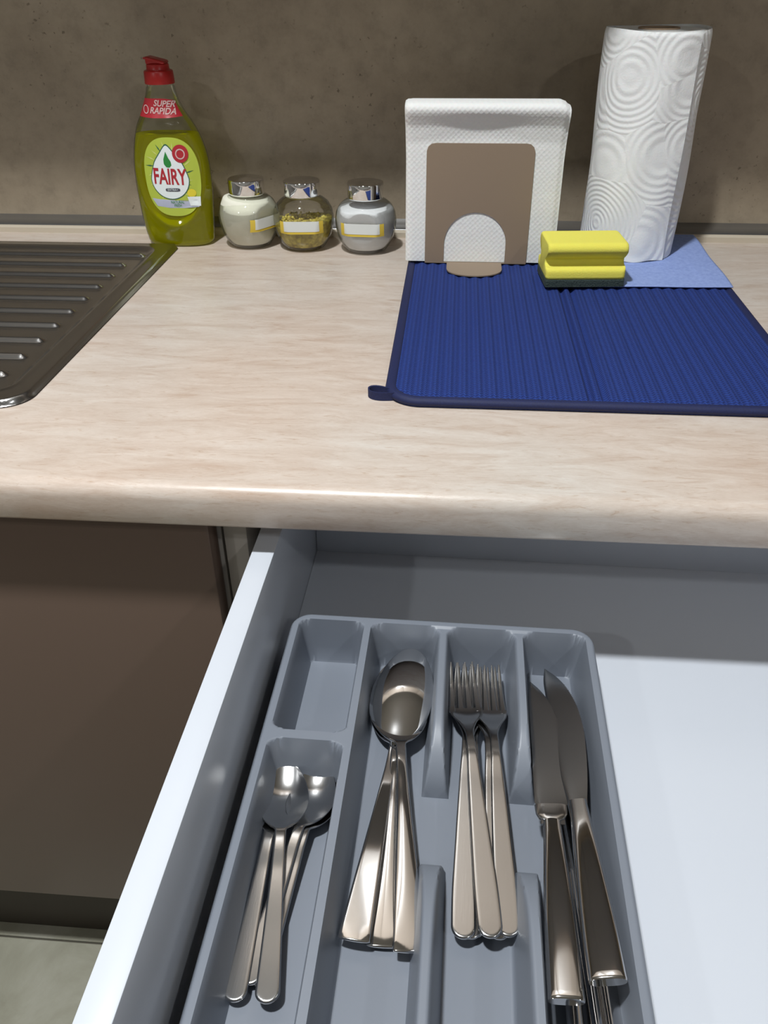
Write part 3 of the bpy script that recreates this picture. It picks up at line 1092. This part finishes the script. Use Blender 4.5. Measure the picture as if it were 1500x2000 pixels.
def arch_outline(x0, x1, z0, z1, n=24):
    r = (x1 - x0) / 2
    cx = (x0 + x1) / 2
    p = [(x0, z0)]
    for k in range(n + 1):
        a = math.radians(180 - 180 * k / n)
        p.append((cx + r * math.cos(a), z1 - r + r * math.sin(a)))
    p.append((x1, z0))
    return p


def resample(p, n):
    p = np.array(p)
    d = np.append(0, np.cumsum(np.hypot(*(np.diff(p, axis=0).T))))
    t = np.linspace(0, d[-1], n)
    return np.stack([np.interp(t, d, p[:, 0]), np.interp(t, d, p[:, 1])], 1)


N = 80
outer = resample(plate_outline(-0.0125, 0.1010, HZ, 0.1345, 0.0085), N)
innr = resample(arch_outline(0.0085, 0.0770, HZ, 0.0645), N)
YF = -0.1265
TK = 0.0012
rs = [[(x, YF, z) for x, z in outer], [(x, YF, z) for x, z in innr], [(x, YF + TK, z) for x, z in innr], [(x, YF + TK, z) for x, z in outer], [(x, YF, z) for x, z in outer]]
obj('front_plate', *fix(rings(rs, False, False, closed=False)), M_HOLDER, nh, smooth=False)
rs = [[(x, -0.1000, z) for x, z in outer], [(x, -0.1000 + TK, z) for x, z in outer]]
obj('back_plate', *fix(rings(rs)), M_HOLDER, nh, smooth=False)
box('base_plate', -0.0125, 0.1010, -0.1265, -0.0990, 0.0086, HZ, M_HOLDER, nh, 0.0003)
tabp = [(0.0125, -0.1265)]
for k in range(25):
    a = math.radians(180 * k / 24)
    tabp.append((0.0430 - 0.0305 * math.cos(a), -0.1460 - 0.0265 * math.sin(a) ** 0.8))
tabp.append((0.0735, -0.1265))
rs = [[(x, y, 0.0086) for x, y in tabp], [(x, y, HZ) for x, y in tabp]]
obj('front_tab', *fix(rings(rs)), M_HOLDER, nh, smooth=False)

# napkins: many folded tissues squeezed between the plates, their folded tops leaning forward
prof = [(-0.1252, 0.0102), (-0.1252, 0.060), (-0.1252, 0.120), (-0.1256, 0.136), (-0.1290, 0.152), (-0.1345, 0.1625), (-0.1365, 0.1675), (-0.1350, 0.1715), (-0.1290, 0.1735),
        (-0.1180, 0.1745), (-0.1080, 0.1745), (-0.1025, 0.1725), (-0.1005, 0.165), (-0.1012, 0.120), (-0.1012, 0.0102)]
pr = resample(prof, 110)
rs = []
NX = 70
for i in range(NX + 1):
    u = i / NX
    x = -0.0345 + 0.1665 * u
    e = min(u, 1 - u) * NX
    k = 1.0 if e >= 3 else (0.80, 0.93, 0.985)[int(e)]
    ring = []
    for y, z in pr:
        lift = np.clip((z - 0.12) / 0.05, 0, 1)
        # the top sags slightly to the right and the fold hollows in the middle
        yy = y
        if y < -0.118 and z > 0.125:
            hollow = math.exp(-((u - 0.47) / 0.26) ** 2)
            yy += 0.0035 * hollow * math.sin(math.pi * np.clip((z - 0.125) / 0.04, 0, 1))
        zz = z - 0.0035 * lift * max(0, (u - 0.93) / 0.07) ** 1.5
        xx = x + lift * 0.0012 * (2 * u - 1)
        ymid = -0.1132
        ring.append((xx, ymid + (yy - ymid) * k, zz if k == 1 else 0.0102 + (zz - 0.0102) * (0.99 if k < 0.9 else 0.998)))
    rs.append(ring)
o = obj('napkin_stack', *fix(rings(rs)), M_NAPKIN, None, origin=Vector((0.045, -0.113, 0.0102)), angle=60)
tag(o, 'pile of white embossed folded paper napkins held upright in the brown holder', 'napkins')

# ------------------------------------------------------------------ sponge
sg = thing('sponge', 'yellow foam sponge with dark green scouring pad at the edge of the mat', 'sponge', (0.1545, -0.1775, 0.0104))
SGR = math.radians(4.5)


def sponge_solid(prof, x0, x1, nx=40, rnd=0.004):
    rs = []
    pr = resample(prof + prof[:1], 90)[:-1]
    cy_, cz_ = pr[:, 0].mean(), pr[:, 1].mean()
    for t in cosgrid(0, 1, nx):
        x = x0 + (x1 - x0) * t
        e = min(x - x0, x1 - x)
        k = 0.90 + 0.10 * math.sqrt(max(0, 1 - (1 - min(1, e / rnd)) ** 2))
        rs.append([(x, cy_ + (y - cy_) * k, cz_ + (z - cz_) * k) for y, z in pr])
    v, f = fix(rings(rs))
    v = np.array(v)
    c, s = math.cos(SGR), math.sin(SGR)
    vx = 0.1545 + c * (v[:, 0] - 0.1545) - s * (v[:, 1] + 0.1775)
    vy = -0.1775 + s * (v[:, 0] - 0.1545) + c * (v[:, 1] + 0.1775)
    return np.stack([vx, vy, v[:, 2]], 1), f


def arcp(cy_, cz_, r, a0, a1, n=6):
    return [(cy_ + r * math.cos(math.radians(a0 + (a1 - a0) * k / n)), cz_ + r * math.sin(math.radians(a0 + (a1 - a0) * k / n))) for k in range(n + 1)]


y0, y1 = -0.2045, -0.1500
pf = [(y0, 0.0185), ] + arcp(y0 + 0.004, 0.0255, 0.004, 180, 90) + arcp(y0 + 0.0075, 0.0335, 0.0040, 270, 90, 8)[0:0] + \
    [(y0 + 0.0090, 0.0300), (y0 + 0.0125, 0.0325), (y0 + 0.0125, 0.0365), (y0 + 0.0070, 0.0395)] + arcp(y0 + 0.0055, 0.0480, 0.0065, 200, 95, 8) + \
    arcp(y1 - 0.006, 0.0485, 0.006, 85, -20, 8) + [(y1 - 0.0070, 0.0395), (y1 - 0.0125, 0.0365), (y1 - 0.0125, 0.0325), (y1 - 0.0090, 0.0300)] + arcp(y1 - 0.004, 0.0255, 0.004, 90, 0) + [(y1, 0.0185)]
obj('foam', *sponge_solid(pf, 0.1135, 0.1955), M_FOAM, sg)
pf = [(y0 - 0.0004, 0.0106), (y0 - 0.0004, 0.0184), (y1 + 0.0004, 0.0184), (y1 + 0.0004, 0.0106)]
obj('scouring_pad', *sponge_solid(pf, 0.1135, 0.1955, 24, 0.001), M_SCOUR, sg, angle=50)


# ------------------------------------------------------------------ spice jars
def jar(cx, cy, label, kind_, rot, fill_z, m_fill, lift=0.0):
    t = thing('spice_jar', label, 'jar', (cx, cy, 0.0), group='glass spice jars by the wall')
    flat = 0.0315

    def squash(data, off=0.0):
        v = np.array(data[0])
        x, y = v[:, 0] - cx, v[:, 1] - cy
        c, s = math.cos(rot), math.sin(rot)
        lx, ly = c * x + s * y, -s * x + c * y
        lim = -(flat - off)
        ly = np.where(ly < lim, lim + (ly - lim) * 0.12, ly)
        v[:, 0], v[:, 1] = cx + c * lx - s * ly, cy + s * lx + c * ly
        return v, data[1]
    pr = [(0.0005, 0.0015), (0.016, 0.0012), (0.0215, 0.0005), (0.0245, 0.0022), (0.0290, 0.0080), (0.0335, 0.0170), (0.0362, 0.0280), (0.0368, 0.0370), (0.0352, 0.0460), (0.0310, 0.0535),
          (0.0255, 0.0580), (0.0212, 0.0600), (0.0200, 0.0618), (0.0200, 0.0665)]
    pr = [tuple(p) for p in resample(pr, 44)]
    obj('glass_body', *fix(squash(lathe(pr, cx, cy, 72, True, False))), M_GLASS, t)
    # contents
    ip = [(r - 0.0018, z + 0.0022) for r, z in pr if z > 0.0015 and z < fill_z]
    v, f = lathe([(0.0005, 0.0045)] + ip + [(ip[-1][0] * 0.93, fill_z + 0.0010 + 0.0012), (ip[-1][0] * 0.6, fill_z + 0.0034), (0.0005, fill_z + 0.0034)], cx, cy, 60)
    v, f = squash((v, f), 0.0018)
    v = np.array(v)
    tl = np.clip((v[:, 2] - fill_z + 0.010) / 0.010, 0, 1)
    v[:, 2] += tl * lift * ((v[:, 0] - cx) / 0.036) * 0.9
    v[:, 2] = np.minimum(v[:, 2], 0.0595)
    obj('contents', *fix((v, f)), m_fill, t)
    if kind_ == 'grain':
        gv = []
        for k in range(170):
            a = random.uniform(0, 2 * math.pi)
            r = 0.027 * math.sqrt(random.random())
            gx, gy, gz = cx + r * math.cos(a), cy + r * math.sin(a), fill_z + 0.0036 + random.uniform(-0.001, 0.002)
            s_ = random.uniform(0.0012, 0.0023)
            bm = bmesh.new()
            bmesh.ops.create_icosphere(bm, subdivisions=1, radius=s_)
            bmesh.ops.translate(bm, verts=bm.verts, vec=(gx, gy, gz))
            gv.append(bm_data(bm))
        obj('granules', *join(*gv), m_fill, t, kind='stuff')
    # chrome lid with a domed top and a small knob
    lp = [(0.0010, 0.0610), (0.0206, 0.0610), (0.0213, 0.0615), (0.0216, 0.0630), (0.0216, 0.0768), (0.0214, 0.0780), (0.0208, 0.0786), (0.0200, 0.0788), (0.0150, 0.07882), (0.0125, 0.07895), (0.0080, 0.0794), (0.0040, 0.0797), (0.0005, 0.0798)]
    obj('lid', *fix(lathe(lp, cx, cy, 72)), M_CHROME, t, angle=60)
    # paper label, wrapped on the flattened face

    def strip(name, a0, a1, z0, z1, m, off):
        nx_, nz_ = 28, 6
        vv = []
        for i in range(nx_ + 1):
            lx = a0 + (a1 - a0) * i / nx_
            for j in range(nz_ + 1):
                z = z0 + (z1 - z0) * j / nz_
                rad = np.interp(z, [p[1] for p in pr], [p[0] for p in pr])
                ly = -math.sqrt(max(1e-9, rad * rad - lx * lx)) if abs(lx) < rad else 0
                lim = -flat
                if ly < lim:
                    ly = lim + (ly - lim) * 0.12
                ly -= off
                c, s = math.cos(rot), math.sin(rot)
                vv.append((cx + c * lx - s * ly, cy + s * lx + c * ly, z))
        return obj(name, vv, grid_faces(nx_ + 1, nz_ + 1).tolist(), m, t)
    strip('label_border', -0.0255, 0.0255, 0.0240, 0.0385, M_LABELY, 0.0004)
    strip('label_paper', -0.0210, 0.0210, 0.0268, 0.0388, M_LABEL, 0.0007)
    return t


jar(-0.2315, -0.0370, 'round glass spice jar nearest the soap bottle, filled with ivory sugar', 'sugar', math.radians(58), 0.0545, M_FLOUR, -0.003)
jar(-0.1630, -0.0440, 'round glass spice jar in the middle, half filled with golden granules', 'grain', math.radians(4), 0.0300, M_GRAIN, 0.004)
jar(-0.0865, -0.0510, 'round glass spice jar nearest the napkins, filled with white salt', 'salt', math.radians(-3), 0.0480, M_SALT, 0.0)

# ------------------------------------------------------------------ dish soap bottle
bt = thing('soap_bottle', 'clear dish soap bottle with yellow-green liquid, printed label and red cap by the wall', 'bottle', (-0.3205, -0.0330, 0.0))
BZ = [0.0, 0.003, 0.010, 0.026, 0.050, 0.075, 0.095, 0.112, 0.125, 0.137, 0.151, 0.164, 0.172, 0.176]
BL = [-0.3560, -0.3600, -0.3625, -0.3648, -0.3665, -0.3668, -0.3655, -0.3625, -0.3590, -0.3545, -0.3465, -0.3405, -0.3375, -0.3364]
BR = [-0.2850, -0.2808, -0.2792, -0.2778, -0.2758, -0.2745, -0.2752, -0.2780, -0.2822, -0.2880, -0.2970, -0.3030, -0.3048, -0.3052]
BB = [0.0185, 0.0210, 0.0220, 0.0228, 0.0232, 0.0232, 0.0230, 0.0225, 0.0215, 0.0200, 0.0175, 0.0155, 0.0150, 0.0148]
fL, fR, fB = lerp(BZ, BL), lerp(BZ, BR), lerp(BZ, BB)
BYC = -0.0330


def recess(x, z):
    q = math.hypot((x + 0.3190) / 0.0375, (z - 0.0860) / 0.0555)
    return 0.0028 * float(sstep((1.06 - q) / 0.16)) - 0.0015 * math.exp(-((q - 1.10) / 0.05) ** 2)


def bfront(x, z):
    a = (fR(z) - fL(z)) / 2
    xc = (fR(z) + fL(z)) / 2
    t = min(0.999, abs((x - xc) / a))
    return BYC - fB(z) * (1 - t ** 2.4) ** (1 / 2.4) + recess(x, z)


def bottle_ring(z, n=96, inset=0.0):
    a = (fR(z) - fL(z)) / 2 - inset
    xc = (fR(z) + fL(z)) / 2
    b_ = fB(z) - inset
    ring = []
    for k in range(n):
        ang = 2 * math.pi * k / n
        c, s = math.cos(ang), math.sin(ang)
        x = xc + a * math.copysign(abs(c) ** (2 / 2.4), c)
        y = BYC + b_ * math.copysign(abs(s) ** (2 / 2.4), s)
        if s < 0:
            y += recess(x, z)
        ring.append((x, y, z))
    return ring


zs = np.concatenate([[0.0, 0.0012], np.linspace(0.003, 0.176, 80)])
obj('shell', *fix(rings([bottle_ring(z) for z in zs], True, False)), M_PET, bt)
LQ = 0.1270
zs = np.concatenate([[0.0016], np.linspace(0.003, LQ, 60)])
obj('liquid', *fix(rings([bottle_ring(z, inset=0.0011) for z in zs], True, True)), M_LIQ, bt, angle=60)
NX_, NY_ = -0.3208, BYC
obj('neck', *fix(lathe([(0.0150, 0.1755), (0.0150, 0.1790), (0.0140, 0.1795), (0.0140, 0.1820)], NX_, NY_, 48, False, False)), M_PET, bt, angle=60)
cap = obj('cap', *fix(lathe([(0.0150, 0.1790), (0.0166, 0.1792), (0.0168, 0.1800), (0.0163, 0.1915), (0.0155, 0.1925), (0.0135, 0.1930), (0.0128, 0.1940), (0.0125, 0.1985), (0.0110, 0.1995), (0.0005, 0.1995)], NX_, NY_, 56, False, True)), M_RED, bt, angle=40)
# flip-top with its thumb lip pointing left
v, f = box_data(-0.3315, -0.3100, NY_ - 0.0095, NY_ + 0.0095, 0.1990, 0.2045, 0.0016, 3)
v = [(x, y, z + (0.0022 * (-0.3200 - x) / 0.011 if x < -0.3200 and z > 0.201 else 0) - (0.0030 * (x + 0.3160) / 0.006 if x > -0.3160 and z > 0.201 else 0)) for x, y, z in v]
obj('flip_top', v, f, M_RED, bt, angle=40)
v, f = box_data(-0.3352, -0.3305, NY_ - 0.0050, NY_ + 0.0050, 0.2035, 0.2058, 0.0009, 2)
obj('thumb_lip', v, f, M_RED, bt, angle=40)


# flat print that follows the bottle front
def onto(pts, off):
    return [(x, bfront(x, z) - off, z) for x, z in pts]


def fan(name, outline, m, off, parent, nr=8):
    """fill a star-shaped outline with rings so that it bends with the bottle"""
    o_ = np.array(outline)
    c = o_.mean(0)
    pts = []
    for k in range(1, nr + 1):
        pts += [tuple(c + (p - c) * k / nr) for p in o_]
    n_ = len(o_)
    Fs_ = [[j, (j + 1) % n_, nr * n_] for j in range(n_)]
    for k in range(nr - 1):
        for j in range(n_):
            Fs_.append([k * n_ + j, (k + 1) * n_ + j, (k + 1) * n_ + (j + 1) % n_, k * n_ + (j + 1) % n_])
    pts.append(tuple(c))
    return obj(name, onto(pts, off), Fs_, m, parent)


def ell(cx, cz, a, b_, n=40, p=2.0):
    r_ = []
    for k in range(n):
        q = 2 * math.pi * k / n
        c, s = math.cos(q), math.sin(q)
        r_.append((cx + a * math.copysign(abs(c) ** (2 / p), c), cz + b_ * math.copysign(abs(s) ** (2 / p), s)))
    return r_


def text_mesh(txt, size, sx=1.0, shear=0.0, bold=0.0):
    cu = bpy.data.curves.new('lettering', 'FONT')
    cu.body = txt
    cu.size = size
    cu.shear = shear
    cu.offset = bold
    cu.align_x = 'CENTER'
    cu.align_y = 'CENTER'
    cu.resolution_u = 3
    o_ = bpy.data.objects.new('lettering', cu)
    COL.objects.link(o_)
    bpy.context.view_layer.update()
    dg = bpy.context.evaluated_depsgraph_get()
    me = bpy.data.meshes.new_from_object(o_.evaluated_get(dg))
    v = [(p.co.x * sx, p.co.y) for p in me.vertices]
    f = [list(p.vertices) for p in me.polygons]
    bpy.data.objects.remove(o_)
    bpy.data.curves.remove(cu)
    bpy.data.meshes.remove(me)
    return v, f


def letters(name, txt, cx, cz, size, sx, m, off, parent, shear=0.0, bold=0.0, rot=0.0):
    v, f = text_mesh(txt, size, sx, shear, bold)
    c, s = math.cos(rot), math.sin(rot)
    pts = [(cx + c * x - s * z, cz + s * x + c * z) for x, z in v]
    return obj(name, onto(pts, off), f, m, parent, smooth=False)


LX, LZ = -0.3150, 0.0815
# label field
lab = fan('label', ell(LX - 0.001, LZ, 0.0330, 0.0440, 60, 2.5), M_PLIME, 0.0004, bt, 12)
lab['label'] = 'lime green printed label'
# leaf rays
random.seed(3)
for k in range(20):
    a = math.radians(18 * k + random.uniform(-5, 5))
    r0, r1 = 0.021, random.uniform(0.029, 0.0325)
    cxx, czz = LX - 0.003, LZ + 0.006
    p0 = (cxx + r0 * 0.85 * math.cos(a), czz + r0 * 1.1 * math.sin(a))
    p1 = (cxx + r1 * 0.92 * math.cos(a + 0.1), czz + r1 * 1.12 * math.sin(a + 0.1))
    if p1[1] < 0.055:
        continue
    dx_, dz_ = p1[0] - p0[0], p1[1] - p0[1]
    w_ = 0.07
    poly = [p0, (p0[0] + dx_ * 0.5 - dz_ * w_, p0[1] + dz_ * 0.5 + dx_ * w_), p1, (p0[0] + dx_ * 0.5 + dz_ * w_, p0[1] + dz_ * 0.5 - dx_ * w_)]
    fan('leaf_print', resample(poly + poly[:1], 13)[:-1], (M_PDKGREEN, M_PLIME2, M_PLIME2)[k % 3], 0.0006, lab, 3)


def droplet(cx, cz, r, h, n=48):
    pts = []
    for k in range(n):
        q = 2 * math.pi * k / n
        x, z = r * math.sin(q), -r * math.cos(q)
        if z > 0:
            tt = z / r
            x *= (1 - 0.35 * tt) if tt < 1 else 0
            z = z * h / r
            x *= 1 - max(0, tt - 0.55) * 0.9
        pts.append((cx + x, cz + z))
    return pts


fan('droplet_rim', droplet(LX - 0.0035, LZ - 0.0015, 0.0232, 0.0385), M_PDKGREEN, 0.0008, lab)
fan('droplet', droplet(LX - 0.0035, LZ - 0.0015, 0.0222, 0.0368), M_PWHITE, 0.0010, lab)
leaf = [(0, 0.0105), (0.0030, 0.0035), (0.0058, -0.0005), (0.0062, -0.0045), (0.0030, -0.0070), (-0.0012, -0.0066), (-0.0042, -0.0030), (-0.0040, 0.0020)]
fan('green_drop', [(LX - 0.0045 + x * 0.85, LZ + 0.0185 + z) for x, z in resample(leaf + leaf[:1], 25)[:-1]], M_PGREEN, 0.0013, lab, 3)
letters('brand_lettering', 'FAIRY', LX - 0.0035, LZ + 0.0005, 0.0245, 0.62, M_PRED, 0.0013, lab, 0, 0.0006, math.radians(-2))
fan('grey_bar', ell(LX - 0.0015, LZ - 0.0135, 0.0088, 0.0019, 24, 4), M_PGREY, 0.0013, lab, 3)
letters('small_lettering', 'EXTRA+', LX - 0.0015, LZ - 0.0135, 0.0034, 1.0, M_PWHITE, 0.0016, lab)
fan('red_badge', ell(LX + 0.0125, LZ + 0.0265, 0.0092, 0.0098, 32), M_PRED, 0.0013, lab, 4)
ring_o = ell(LX + 0.0125, LZ + 0.0262, 0.0055, 0.0058, 28)
ring_i = ell(LX + 0.0125, LZ + 0.0262, 0.0042, 0.0044, 28)
pts = onto(ring_o + ring_i, 0.0016)
obj('badge_ring', pts, [[k, (k + 1) % 28, 28 + (k + 1) % 28, 28 + k] for k in range(28)], M_PPINK, lab)
fan('silver_band', [(LX - 0.0290, LZ - 0.0235), (LX - 0.010, LZ - 0.0250), (LX + 0.010, LZ - 0.0258), (LX + 0.0285, LZ - 0.0250), (LX + 0.0275, LZ - 0.0330), (LX + 0.010, LZ - 0.0345), (LX - 0.008, LZ - 0.0345), (LX - 0.0235, LZ - 0.0325)], M_PBLUE, 0.0007, lab, 5)
fan('bowl_print', [(LX + 0.0145, LZ - 0.0215), (LX + 0.0300, LZ - 0.0215), (LX + 0.0295, LZ - 0.0320), (LX + 0.0170, LZ - 0.0320)], M_PWHITE, 0.0012, lab, 4)
fan('flower_print', ell(LX + 0.0200, LZ - 0.0175, 0.0052, 0.0048, 16), M_PYEL, 0.0010, lab, 3)
letters('lower_lettering', 'NATURAL', LX + 0.0020, LZ - 0.0277, 0.0048, 0.75, M_PGREEN, 0.0012, lab)
letters('lower_lettering', 'FRESH', LX + 0.0020, LZ - 0.0315, 0.0044, 0.75, M_PGREEN, 0.0012, lab)

# red neck band
v, nxb, nzb = [], 40, 6
for i in range(nxb + 1):
    u = -0.93 + 1.86 * i / nxb
    for j in range(nzb + 1):
        w_ = j / nzb
        z0_, z1_ = 0.1470 - 0.0012 * (1 - u * u), 0.1655 - 0.0035 * u * u * u * (u > 0)
        z = z0_ + (z1_ - z0_) * w_
        a = (fR(z) - fL(z)) / 2
        x = (fR(z) + fL(z)) / 2 + a * u
        v.append((x, bfront(x, z) - 0.0005, z))
nb = obj('neck_band', v, grid_faces(nxb + 1, nzb + 1).tolist(), M_PRED, bt)
letters('band_lettering', 'SUPER', -0.3150, 0.1600, 0.0088, 0.95, M_PPINK, 0.0010, nb, 0.25, 0.0002, math.radians(-4))
letters('band_lettering', 'RAPIDA', -0.3170, 0.1527, 0.0090, 0.95, M_PPINK, 0.0010, nb, 0.25, 0.0002, math.radians(-3))
ring_o = ell(-0.3365, 0.1545, 0.0036, 0.0046, 20)
ring_i = ell(-0.3365, 0.1545, 0.0026, 0.0036, 20)
obj('band_ring', onto(ring_o + ring_i, 0.0010), [[k, (k + 1) % 20, 20 + (k + 1) % 20, 20 + k] for k in range(20)], M_PPINK, nb)
